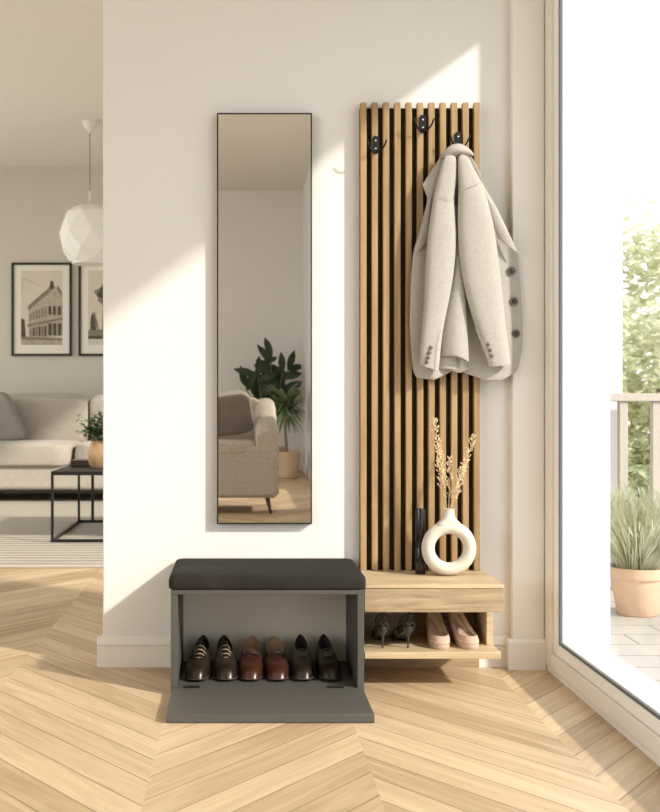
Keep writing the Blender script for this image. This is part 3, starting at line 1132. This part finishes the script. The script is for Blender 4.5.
# black lace stilettos seen from behind
def stiletto(label, px, rz):
    t = thing('black_stiletto', label, 'shoe', (0, 0, 0), 'black lace stilettos on the console shelf')
    L, Wd, n = .18, .055, 30

    def lift(y):                     # y=-L/2 is the heel end (front of the shelf)
        tt = y / L + .5
        return .058 * max(0, 1 - tt / .72) ** 1.3
    O = outline(n, L, Wd, 1.0, .62, 0, .85)
    rings = [[Vector((x * k, y, z + lift(y))) for x, y in O] for z, k in ((0, .92), (.001, 1.0), (.005, 1.0), (.006, .95))]
    MB().loft(rings).build('sole', M_heel, t)
    yh = -L * .5 + .017
    hp = []
    for z, r, dy in ((0, .0029, .004), (.014, .0026, .0035), (.032, .0042, .002), (.043, .0085, 0), (.052, .0150, 0), (.058, .0185, .002)):
        hp.append([Vector((r * math.cos(2 * PI * k / 16), yh + dy + r * .9 * math.sin(2 * PI * k / 16), z)) for k in range(16)])
    MB().loft(hp).build('heel', M_heel, t)
    # lacework: closed toe and an openwork counter of crossing cords
    rows = []
    for i in range(9):
        y = L * .06 + L * .43 * i / 8
        hw = .48 * Wd * math.cos((i / 8) * PI * .46) ** .6
        hh = .036 - .018 * i / 8
        rows.append([Vector((hw * math.cos(a), y, .006 + lift(y) + hh * math.sin(a))) for a in [PI * k / 10 for k in range(11)]])
    MB().grid(rows).build('toe_cap', M_lace, t, solid=.0015)
    def side(a, h):                  # around the heel counter: a -1..1, h 0..1
        ang = a * PI * .62
        x = .0175 * math.sin(ang) * (1 + .25 * abs(a))
        y = -L * .5 + .018 - .016 * math.cos(ang) + .06 * max(0, abs(a) - .5)
        return Vector((x * (1 - .12 * h), y + .004 * h, lift(y) + .006 + .040 * h * (1 - .25 * abs(a))))
    nets = [[(-1, 0), (-.5, .45), (0, .95)], [(1, 0), (.5, .45), (0, .95)], [(-1, .95), (-.45, .6), (0, .1)], [(1, .95), (.45, .6), (0, .1)], [(-.6, 0), (-.3, .5), (.35, 1)], [(.6, 0), (.3, .5), (-.35, 1)],
            [(-1, 1), (-.5, 1), (0, 1), (.5, 1), (1, 1)], [(-1, .5), (-.4, .3), (0, .42), (.4, .3), (1, .5)], [(-1, 0), (0, .02), (1, 0)], [(-1, .75), (-.75, .2), (-.4, 0)], [(1, .75), (.75, .2), (.4, 0)]]
    nb_ = MB()
    for net in nets:
        pts = []
        for (a0, h0), (a1, h1) in zip(net, net[1:]):
            for k in range(6):
                pts.append(side(a0 + (a1 - a0) * k / 6, h0 + (h1 - h0) * k / 6))
        pts.append(side(*net[-1]))
        nb_.tube(pts, .0015, 6)
    nb_.build('lacework_counter', M_lace, t)
    t.location = ((px - VX) / S(-.25), -.168, .1085)
    t.rotation_euler = (0, 0, rz)
    return t


st = stiletto('black openwork stiletto standing next to the grey bench', 385.0, -.07)
dup(st, ((407.0 - VX) / S(-.25), -.168, .1085), .07, 'black openwork stiletto standing next to the nude pumps')

# ------------------------------------------------------------------ shoe bench
be = thing('shoe_bench', 'charcoal shoe bench with upholstered seat and its front flap lowered', 'bench', (.08, -.17, 0))
bx0, bx1, bf = -.185, .347, -.341
BX(bx0, bx0 + .018, bf, -.006, 0, .278).build('side_panel', M_bench, be, bevel=.001)
BX(bx1 - .018, bx1, bf, -.006, 0, .278).build('side_panel', M_bench, be, bevel=.001)
BX(bx0, bx1, bf, -.006, .2785, .2915).build('top_panel', M_bench, be, bevel=.001)
BX(bx0 + .0185, bx1 - .0185, bf, -.024, .003, .021).build('bottom_panel', M_bench, be, bevel=.001)
BX(bx0 + .0185, bx1 - .0185, -.0235, -.0065, .003, .278).build('back_panel', M_benchin, be)
cu = MB()
cxm, cym = (bx0 + bx1) / 2, (bf - .0065) / 2
hx, hy = .2725, .172
rings = []
nn = 64
def rr(hx_, hy_, rad, z):
    pts = []
    for qx, qy, a0 in ((1, 1, 0), (-1, 1, PI / 2), (-1, -1, PI), (1, -1, 3 * PI / 2)):
        for k in range(8):
            a = a0 + PI / 2 * k / 7
            pts.append(Vector((cxm + qx * (hx_ - rad) + rad * math.cos(a), cym + qy * (hy_ - rad) + rad * math.sin(a), z)))
    return pts


for z, ins_ in ((.2918, .004), (.294, .001), (.300, 0), (.316, 0), (.324, .002), (.3295, .006), (.3325, .014), (.3345, .035), (.336, .09)):
    rings.append(rr(hx - ins_, hy - ins_, max(.012, .020 - ins_ * .2), z))
cu.loft(rings)
cu.build('seat_cushion', M_cushion, be, angle=60)
# fold-down flap lying on the floor, hinge side against the bottom panel
fl_ = MB().box(bx0 + .004, bx1 - .004, -.602, bf - .003, .0015, .0225)
fo = fl_.build('front_flap', M_bench, be, bevel=.0012)
for hx_ in (-.128, .268):
    hb = MB()
    hb.box(hx_ - .022, hx_ + .022, bf - .006, bf + .012, .0222, .0240)
    hb.tube([(hx_ - .022, bf - .001, .0255), (hx_ + .022, bf - .001, .0255)], .0035, 8)
    ho = hb.build('hinge', M_black, be)
    for sx in (-1, 1):
        MB().ell((hx_ + sx * .013, bf + .004, .0255), .004, .004, .0022, 10, 6).build('hinge_cup', M_screw, ho)

# ------------------------------------------------------------------ living room
# rug
rg = BX(-4.2, .25, 2.0, 5.75, .0005, .014).build('rug', M_rug, bevel=.004)
tag(rg, 'large ribbed grey beige rug under the sofa and coffee table', 'rug')

# sofa
so = thing('sofa', 'grey beige upholstered sofa along the far wall', 'sofa', (-1.7, 5.9, 0))
sx0, sx1 = -3.3, -.1
SF = 5.42
BX(sx0 + .02, sx1 - .02, SF + .03, 6.45, .115, .31).build('base', M_sofa, so, bevel=.03, bseg=3)
for (a, q) in ((sx0 + .12, SF + .1), (sx1 - .12, SF + .1), (sx0 + .12, 6.38), (sx1 - .12, 6.38)):
    BX(a - .03, a + .03, q - .03, q + .03, .0145, .116).build('leg', M_black, so)
def pad(name, cx, cy, cz, hx_, hy_, hz_, m, parent, e=.35, rot=0, tilt=0, wr=.0, u=32, v=16, sub=1, taper=0):
    mb = MB()
    mb.ell((0, 0, 0), hx_, hy_, hz_, u, v, e)
    R_ = Matrix.Rotation(rot, 3, 'Y') @ Matrix.Rotation(tilt, 3, 'X')
    for i, p in enumerate(mb.v):
        k = 1 + wr * math.sin(p.x * 37 + p.z * 11) * .5 + wr * math.sin(p.z * 43 + p.x * 17) * .5
        q = Vector((p.x * k * (1 - taper * p.z / hz_), p.y * (1 + 2 * (k - 1)), p.z * k))
        mb.v[i] = R_ @ q + Vector((cx, cy, cz))
    return mb.build(name, m, parent, sub=sub)


seams = [sx0, -2.35, -1.335, sx1]
for a, q in zip(seams, seams[1:]):
    pad('seat_cushion', (a + q) / 2, SF + .43, .40, (q - a) / 2 - .004, .45, .10, M_sofa, so, .22, wr=.016)
bc = [sx0 + .1, -2.30, -1.29, sx1 - .1]
for a, q in zip(bc, bc[1:]):
    pad('back_cushion', (a + q) / 2, 6.16, .675, (q - a) / 2 - .003, .13, .215, M_sofa, so, .24, tilt=.16, wr=.02)
BX(sx0, sx1, 6.30, 6.50, .115, .74).build('backrest', M_sofa, so, bevel=.05, bseg=4)
for a in (sx0, sx1 - .14):
    BX(a, a + .14, SF + .02, 6.45, .115, .60).build('armrest', M_sofa, so, bevel=.05, bseg=4)
tp = pad('throw_pillow', -2.09, 5.86, 0.708, .235, .075, .20, M_sofa2, None, .27, rot=.02, tilt=.30, wr=.012, taper=.34)
tag(tp, 'darker grey throw pillow leaning on the sofa back cushion', 'pillow')

# coffee table
tX0, tX1, tY0, tY1, tz = -1.07, -.05, 2.89, 3.95, .42
tb = thing('coffee_table', 'black metal frame coffee table with slim legs', 'table', ((tX0 + tX1) / 2, (tY0 + tY1) / 2, .014))
BX(tX0, tX1, tY0, tY1, tz - .022, tz).build('tabletop', M_black, tb, bevel=.002)
h_ = .0075
for a, q in ((tX0 + h_, tY0 + h_), (tX1 - h_, tY0 + h_), (tX0 + h_, tY1 - h_), (tX1 - h_, tY1 - h_)):
    BX(a - h_, a + h_, q - h_, q + h_, .0145, tz - .022).build('leg', M_black, tb)
fr = MB()
fr.box(tX0 + 2 * h_, tX1 - 2 * h_, tY0, tY0 + 2 * h_, .0145, .032).box(tX0 + 2 * h_, tX1 - 2 * h_, tY1 - 2 * h_, tY1, .0145, .032)
fr.box(tX0, tX0 + 2 * h_, tY0 + 2 * h_, tY1 - 2 * h_, .0145, .032).box(tX1 - 2 * h_, tX1, tY0 + 2 * h_, tY1 - 2 * h_, .0145, .032)
fr.build('base_rail', M_black, tb)
BX(tX0 + .09, tX0 + .108, tY1 - 2 * h_, tY1 - .001, .032, tz - .022).build('upright', M_black, tb)
bk = thing('book', 'dark book lying on the coffee table beside the tan vase', 'book', (-.93, 3.45, tz))
BX(-1.03, -.86, 3.36, 3.58, tz + .0005, tz + .005).build('back_cover', M_flask, bk)
BX(-1.028, -.862, 3.362, 3.576, tz + .005, tz + .034).build('pages', M_ink1, bk)
BX(-1.03, -.86, 3.36, 3.58, tz + .034, tz + .039).build('front_cover', M_flask, bk)

# tan vase with green sprigs
vc = P(97.5, 468, 3.25)
va = thing('bouquet_vase', 'round tan stoneware vase full of green sprigs on the coffee table', 'vase', (vc.x, vc.y, tz))
MB().lathe([(.032, tz + .0005), (.048, tz + .02), (.061, tz + .06), (.060, tz + .095), (.047, tz + .132), (.037, tz + .152), (.041, tz + .165), (.036, tz + .165), (.033, tz + .150), (.033, tz + .12)], (vc.x, vc.y, 0), 28).build('body', M_tan, va)
gl = MB()
for k in range(30):
    a = random.random() * 2 * PI
    sp_ = random.uniform(.02, .14)
    top = Vector((vc.x + sp_ * math.cos(a), vc.y + sp_ * math.sin(a), tz + random.uniform(.20, .34)))
    b0 = Vector((vc.x + .012 * math.cos(a), vc.y + .012 * math.sin(a), tz + .13))
    gl.tube([b0, b0.lerp(top, .5) + Vector((0, 0, .015)), top], .0015, 5)
    for q in range(9):
        p = b0.lerp(top, .42 + .58 * q / 8) + Vector((0, 0, .01 * math.sin(q / 8 * PI)))
        aa = random.random() * 2 * PI
        gl.leaf(p, (math.cos(aa), math.sin(aa), random.uniform(-.2, .8)), random.uniform(.03, .05), .022)
gl.build('sprigs', M_leafb, va, kind='stuff')

# framed prints
def framed(label, xa, xb, kind_):
    Yw = 6.6
    a, c = P(xa, 263, Yw), P(xb, 356, Yw)
    x0_, x1_, z1_, z0_ = a.x, c.x, a.z, c.z
    t = thing('framed_print', label, 'picture', ((x0_ + x1_) / 2, Yw, z0_), 'framed prints above the sofa')
    f = MB()
    w_ = .020
    f.box(x0_, x0_ + w_, Yw - .03, Yw - .0005, z0_, z1_).box(x1_ - w_, x1_, Yw - .03, Yw - .0005, z0_, z1_)
    f.box(x0_ + w_, x1_ - w_, Yw - .03, Yw - .0005, z0_, z0_ + w_).box(x0_ + w_, x1_ - w_, Yw - .03, Yw - .0005, z1_ - w_, z1_)
    f.build('frame', M_black, t, bevel=.002)
    BX(x0_ + w_, x1_ - w_, Yw - .014, Yw - .0005, z0_ + w_, z1_ - w_).build('mat_board', M_matb, t)
    bw, bz = .085, .085
    u0, u1, v0, v1 = x0_ + bw, x1_ - bw, z0_ + bz + .015, z1_ - bz + .015
    pr = MB()
    lay = [0]

    def q(pts, mi_):
        lay[0] += 1
        pr.cur = mi_
        yy = Yw - .0148 - .0003 * lay[0]
        pr.poly([(u0 + (u1 - u0) * p[0], yy, v0 + (v1 - v0) * p[1]) for p in pts])
    q([(0, 0), (1, 0), (1, 1), (0, 1)], 0)
    if kind_ == 'house':
        q([(0, 0), (1, 0), (1, .09), (0, .12)], 3)
        q([(0, .10), (.12, .10), (.09, .34), (0, .36)], 1)
        q([(.18, .12), (.62, .10), (.62, .70), (.18, .50)], 3)
        q([(.62, .10), (1, .12), (1, .66), (.86, .78), (.75, .82), (.62, .72)], 3)
        q([(.16, .48), (.62, .68), (.74, .84), (.66, .76), (.18, .53)], 1)
        q([(.18, .46), (.72, .72), (.76, .82), (.60, .72), (.18, .53)], 2)
        q([(.70, .75), (.79, .75), (.79, .84), (.745, .87), (.70, .84)], 1)
        q([(.86, .76), (.97, .66), (1, .70), (.9, .80)], 2)
        q([(.16, .24), (1, .34), (1, .37), (.16, .28)], 2)
        for k in range(6):
            x = .22 + k * .07
            q([(x, .33 + k * .008), (x + .03, .335 + k * .008), (x + .03, .42 + k * .02), (x, .41 + k * .02)], 2)
            q([(x, .12), (x + .04, .12), (x + .04, .23 + k * .006), (x, .225 + k * .006)], 1 if k % 2 else 2)
        for x in (.67, .78, .90):
            q([(x, .40), (x + .06, .40), (x + .06, .52), (x, .52)], 1)
            q([(x, .13), (x + .07, .13), (x + .07, .29), (x, .29)], 1)
        q([(.02, .07), (.98, .06), (.98, .09), (.02, .11)], 2)
        q([(.03, .62), (.035, .62), (.035, .88), (.03, .88)], 2)
        q([(0, .90), (.5, .78), (.5, .785), (0, .91)], 3)
    else:
        q([(0, .12), (1, .12), (1, .22), (0, .20)], 2)
        q([(0, .08), (1, .08), (1, .12), (0, .12)], 1)
        q([(.05, .20), (.20, .20), (.16, .38), (.10, .44), (.06, .36)], 1)
        q([(.22, .2), (.27, .2), (.16, .46), (.13, .42)], 2)
        q([(.34, .20), (.40, .20), (.42, .62), (.36, .60)], 1)
        blob = [(.42 + .24 * math.cos(a) * (1 + .2 * math.sin(5 * a)), .68 + .14 * math.sin(a) * (1 + .2 * math.cos(4 * a))) for a in [2 * PI * k / 24 for k in range(24)]]
        q(blob, 2)
        blob = [(.40 + .16 * math.cos(a) * (1 + .25 * math.sin(4 * a)), .70 + .09 * math.sin(a)) for a in [2 * PI * k / 20 for k in range(20)]]
        q(blob, 1)
        q([(.60, .20), (.98, .20), (.98, .50), (.80, .60), (.60, .48)], 3)
        for x in (.66, .80):
            q([(x, .28), (x + .07, .28), (x + .07, .42), (x, .42)], 1)
    pr.build('print', [M_paper, M_ink1, M_ink2, M_ink3], t, smooth=False)
    return t


framed('black framed sepia print of a corner building above the sofa', 12, 72, 'house')
framed('black framed sepia print with a tree, partly hidden by the white wall', 79, 139, 'tree')

# pendant lamp
pc = P(90, 122, 5.0)
pl = thing('pendant_lamp', 'white faceted pendant lamp hanging from the ceiling by a cord', 'lamp', (pc.x, 5.0, LC))
MB().lathe([(.062, LC - .0005), (.060, LC - .012), (.040, LC - .055), (.018, LC - .085), (.006, LC - .092)], (pc.x, 5.0, 0), 24).build('ceiling_rose', M_lampc, pl)
zt_, zb_ = P(90, 207, 5.0).z, P(90, 263, 5.0).z
MB().tube([(pc.x, 5.0, LC - .09), (pc.x, 5.0, zt_ + .11)], .003, 8).build('cord', M_bark, pl)
MB().tube([(pc.x, 5.0, zt_ + .12), (pc.x, 5.0, zt_ - .04)], .009, 10).build('stem', M_lampc, pl)
hh = zt_ - zb_
sh = MB()
nn = 8
prof = [(.11, zt_), (.190, zt_ - .12 * hh), (.232, zt_ - .48 * hh), (.212, zt_ - .78 * hh), (.155, zb_ + .012)]
rings = []
for i, (r0, z) in enumerate(prof):
    rings.append([Vector((pc.x + r0 * math.cos(2 * PI * (k + .5 * (i % 2)) / nn + .2), 5.0 + r0 * math.sin(2 * PI * (k + .5 * (i % 2)) / nn + .2), z)) for k in range(nn)])
vsx = [p for r0 in rings for p in r0]
fs = []
for i in range(len(rings) - 1):
    for k in range(nn):
        a, a2 = i * nn + k, i * nn + (k + 1) % nn
        c, c2 = (i + 1) * nn + k, (i + 1) * nn + (k + 1) % nn
        if i % 2 == 0:
            fs += [(a, a2, c), (a2, c2, c)]
        else:
            fs += [(a, a2, c2), (a, c2, c)]
sh.add(vsx, fs)
sho = sh.build('shade', M_lampw, pl, smooth=False, solid=.004)
# raised seams along the folds
sm_ = MB()
for i in range(len(rings) - 1):
    for k in range(nn):
        if i % 2 == 0:
            prs = [(rings[i][k], rings[i + 1][k]), (rings[i][(k + 1) % nn], rings[i + 1][k])]
        else:
            prs = [(rings[i][k], rings[i + 1][k]), (rings[i][k], rings[i + 1][(k + 1) % nn])]
        for p, q_ in prs:
            sm_.tube([p, q_], .0035, 5)
sm_.build('fold_seams', M_lampw, sho)
MB().lathe([(.085, zb_ - .012), (.138, zb_ - .008), (.140, zb_ + .012), (.120, zb_ + .016), (.080, zb_ + .0)], (pc.x, 5.0, 0), 30).build('lower_ring', M_lampw, pl)
MB().ell((pc.x, 5.0, zb_ + .18), .045, .045, .055, 16, 10).build('bulb', M_lampw, pl)

# ------------------------------------------------------------------ seen in the mirror: armchair and plants
ar = thing('armchair', 'greige armchair on tapered legs, seen in the mirror', 'armchair', (-.25, -5.1, 0))
ax0, ax1, af, ab = -.78, .30, -4.70, -5.52
BX(ax0 + .01, ax1 - .012, ab + .03, af, .117, .50).build('seat_base', M_arm, ar, bevel=.03, bseg=3)
pad('seat_cushion', (ax0 + ax1) / 2, -5.0, .485, .40, .31, .055, M_arm, ar, .3)
rows = []
for a in (ax0, ax1 - .17):
    mb = MB()
    rings = []
    for i in range(11):
        v = i / 10
        y = af - .005 + (ab + .02 - af) * v
        top = .66 + .20 * v ** 1.3 - .05 * (max(0, .12 - v) / .12) ** 2
        ring = []
        for (dx, dz) in ((.0, .14), (.0, top - .07), (.012, top - .03), (.045, top - .004), (.085, top), (.125, top - .004), (.158, top - .03), (.17, top - .07), (.17, .14)):
            ring.append(Vector((a + dx, y, dz)))
        rings.append(ring)
    mb.loft(rings).build('armrest', M_arm, ar, bevel=.012, bseg=2, angle=60)
mb = MB()
rings = []
for i in range(15):
    u = i / 14
    x = ax0 + .02 + (ax1 - ax0 - .04) * u
    top = .86 + .035 * math.sin(u * PI) - .14 * abs(2 * u - 1) ** 7
    rings.append([Vector((x, y, z)) for y, z in ((ab + .20, .14), (ab + .16, .5), (ab + .13, top - .06), (ab + .10, top - .015), (ab + .06, top), (ab + .02, top - .02), (ab, top - .07), (ab, .14))])
mb.loft(rings).build('backrest', M_arm, ar, bevel=.012, angle=60)
for (a, q, da, dq) in ((ax1 - .085, af - .06, .025, .03), (ax0 + .085, af - .06, -.025, .03), (ax1 - .085, ab + .09, .025, -.03), (ax0 + .085, ab + .09, -.025, -.03)):
    MB().tube([(a, q, .13), (a + da, q + dq, .0005)], [.019, .010], 12).build('leg', M_heel, ar)
ap = pad('lumbar_pillow', -.14, -4.985, .725, .25, .07, .16, M_pillow, None, .30, rot=-.14, tilt=-.32, wr=.035)
tag(ap, 'taupe velvet pillow on the armchair seen in the mirror', 'pillow')

def planter(label, cx_, cy_, rt, rb, h, m, name='planter_pot'):
    t = thing(name, label, 'plant pot', (cx_, cy_, 0))
    return t


# big-leaved plant in the beige planter
pcx, pcy = .40, -9.5
pt = thing('rubber_plant', 'potted plant with large dark leaves behind the armchair in the mirror', 'plant', (pcx, pcy, 0))
MB().lathe([(.135, .0005), (.155, .01), (.185, .30), (.188, .31), (.172, .31), (.168, .27)], (pcx, pcy, 0), 32).build('pot', M_beigepot, pt)
MB().lathe([(.001, .272), (.169, .27)], (pcx, pcy, 0), 32, False, False).build('soil', M_soil, pt)
stm, lv = MB(), MB()
random.seed(11)
for k in range(7):
    a = 2 * PI * k / 7 + .4
    rr_ = random.uniform(.08, .24)
    top = Vector((pcx - .05 + rr_ * math.cos(a) * 1.2, pcy + rr_ * math.sin(a) * .7, random.uniform(.95, 1.36)))
    b0 = Vector((pcx + .04 * math.cos(a), pcy + .04 * math.sin(a), .27))
    md = b0.lerp(top, .5) + Vector((-.02, 0, .08))
    stm.tube([b0, md, top], [.011, .008, .005], 7)
    for q in range(8):
        f_ = .45 + .55 * q / 7
        p = b0.lerp(md, f_ * 2) if f_ < .5 else md.lerp(top, f_ * 2 - 1)
        aa = random.random() * 2 * PI
        lv.leaf(p, (math.cos(aa), math.sin(aa) * .3, random.uniform(-.15, .7)), random.uniform(.20, .30), random.uniform(.085, .12), up=Vector((0, 1, .35)), bend=.12)
    lv.leaf(top, (random.uniform(-.5, .5), 0, 1), .24, .09, up=Vector((.2, 1, 0)), bend=.1)
stm.build('stems', M_bark, pt)
for p in lv.v:
    p.x = min(p.x, .75)
    p.y = max(min(p.y, -9.06), -9.98)
lv.build('leaves', M_leafd, pt)
# spiky lighter plant beside it
qx, qy = .54, -8.7
sp2 = thing('spiky_plant', 'lighter spiky potted plant in the room corner, seen in the mirror', 'plant', (qx, qy, 0))
MB().lathe([(.110, .0005), (.125, .01), (.145, .28), (.148, .29), (.134, .29), (.130, .25)], (qx, qy, 0), 28).build('pot', M_beigepot, sp2)
MB().lathe([(.001, .252), (.131, .25)], (qx, qy, 0), 28, False, False).build('soil', M_soil, sp2)
MB().tube([(qx, qy, .25), (qx - .02, qy + .01, .5), (qx - .01, qy, .80)], [.018, .015, .012], 8).build('trunk', M_bark, sp2)
lv = MB()
for k in range(130):
    a = random.random() * 2 * PI
    el = random.uniform(-.7, 1.2)
    d = Vector((math.cos(a) * math.cos(el), math.sin(a) * math.cos(el), math.sin(el)))
    lv.leaf((qx - .01, qy, .70 + random.uniform(0, .14)), d, random.uniform(.22, .34), .032, bend=.3)
for p in lv.v:
    p.x = min(p.x, .745 + .05 * (1 - math.exp(-max(0, p.x - .745))) * .2)
    p.y = max(min(p.y, -8.35), -9.02)
lv.build('leaves', M_leafm, sp2)

# ------------------------------------------------------------------ balcony things
ra = thing('balcony_railing', 'beige metal balcony railing beyond the glass door', 'railing', (2.4, 1.36, 0))
BX(1.50, 3.55, 1.325, 1.385, .815, .850).build('handrail', M_rail, ra, bevel=.004)
BX(1.50, 3.55, 1.34, 1.37, .05, .08).build('bottom_rail', M_rail, ra, bevel=.002)
for k in range(12):
    px_ = 1.656 + .142 * k
    hw = .018
    BX(px_ - hw, px_ + hw, 1.337, 1.373, .08, .815).build('baluster', M_rail, ra, bevel=.002)
for px_ in (1.52, 3.53):
    BX(px_ - .02, px_ + .02, 1.335, 1.375, -.004, .815).build('end_post', M_rail, ra, bevel=.002)
struct(BX(1.60, 1.69, 1.45, 1.58, -.004, 3.2), 'trim_4', M_ext, bevel=.004)

gx, gy = (637.5 - VX) / S(.85), .85
gp = thing('potted_grass', 'pale green ornamental grass in a terracotta pot on the balcony', 'plant', (gx, gy, 0))
z0_ = -.004
MB().lathe([(.070, z0_ + .0005), (.076, z0_ + .006), (.098, z0_ + .13), (.101, z0_ + .145), (.112, z0_ + .146), (.115, z0_ + .178), (.111, z0_ + .184), (.098, z0_ + .184), (.096, z0_ + .150)], (gx, gy, 0), 36).build('pot', M_terr, gp)
MB().lathe([(.001, z0_ + .156), (.098, z0_ + .154)], (gx, gy, 0), 36, False, False).build('soil', M_soil, gp)
bl = MB()
random.seed(5)
for k in range(700):
    a = random.random() * 2 * PI
    r0 = .075 * math.sqrt(random.random())
    lean = random.uniform(.05, .95) * (.4 + .6 * r0 / .075)
    b0 = Vector((gx + r0 * math.cos(a), gy + r0 * math.sin(a), z0_ + .152))
    a2 = a + random.uniform(-.5, .5)
    d = Vector((math.cos(a2) * lean, math.sin(a2) * lean, 1)).normalized()
    ln = random.uniform(.20, .40) * (1 - .25 * lean)
    bl.leaf(b0, d, ln, .0046, bend=.12 + .2 * lean, seg=4)
    if random.random() < .5:
        tip = b0 + d * ln * .75
        for q in range(3):
            aa = random.random() * 2 * PI
            bl.leaf(tip + d * .02 * q, Vector((math.cos(aa) * .6, math.sin(aa) * .6, 1)), .05, .005, bend=.2, seg=3)
bl.build('grass_blades', M_leafs, gp, kind='stuff')

# trees and shrubs beyond
def tree(label, x, y, zb, zt2, rx, rz, m, n, seed, leaf=.16):
    random.seed(seed)
    t = thing('tree', label, 'tree', (x, y, -3.1), 'trees beyond the balcony')
    MB().tube([(x, y, -3.1), (x + .05, y, -1), (x, y + .05, (zb + zt2) / 2 + .3)], [.16, .12, .05], 10).build('trunk', M_bark, t)
    f = MB()
    cz = (zb + zt2) / 2
    cl = []
    for k in range(60):
        while True:
            v = Vector((random.uniform(-1, 1), random.uniform(-1, 1), random.uniform(-1, 1)))
            if v.length < 1:
                break
        v = v.normalized() * (v.length ** .45)
        cl.append(Vector((x + v.x * rx, y + v.y * rx, cz + v.z * rz)))
    for k in range(n):
        c = random.choice(cl)
        p = c + Vector((random.gauss(0, .22), random.gauss(0, .22), random.gauss(0, .20))) * (rx / 1.5)
        a = random.random() * 2 * PI
        f.leaf(p, (math.cos(a), math.sin(a), random.uniform(-.6, .6)), leaf * random.uniform(.7, 1.3), leaf * .55, up=Vector((random.gauss(0, .5), random.gauss(0, .5), 1)), seg=2)
    f.build('crown', m, t)


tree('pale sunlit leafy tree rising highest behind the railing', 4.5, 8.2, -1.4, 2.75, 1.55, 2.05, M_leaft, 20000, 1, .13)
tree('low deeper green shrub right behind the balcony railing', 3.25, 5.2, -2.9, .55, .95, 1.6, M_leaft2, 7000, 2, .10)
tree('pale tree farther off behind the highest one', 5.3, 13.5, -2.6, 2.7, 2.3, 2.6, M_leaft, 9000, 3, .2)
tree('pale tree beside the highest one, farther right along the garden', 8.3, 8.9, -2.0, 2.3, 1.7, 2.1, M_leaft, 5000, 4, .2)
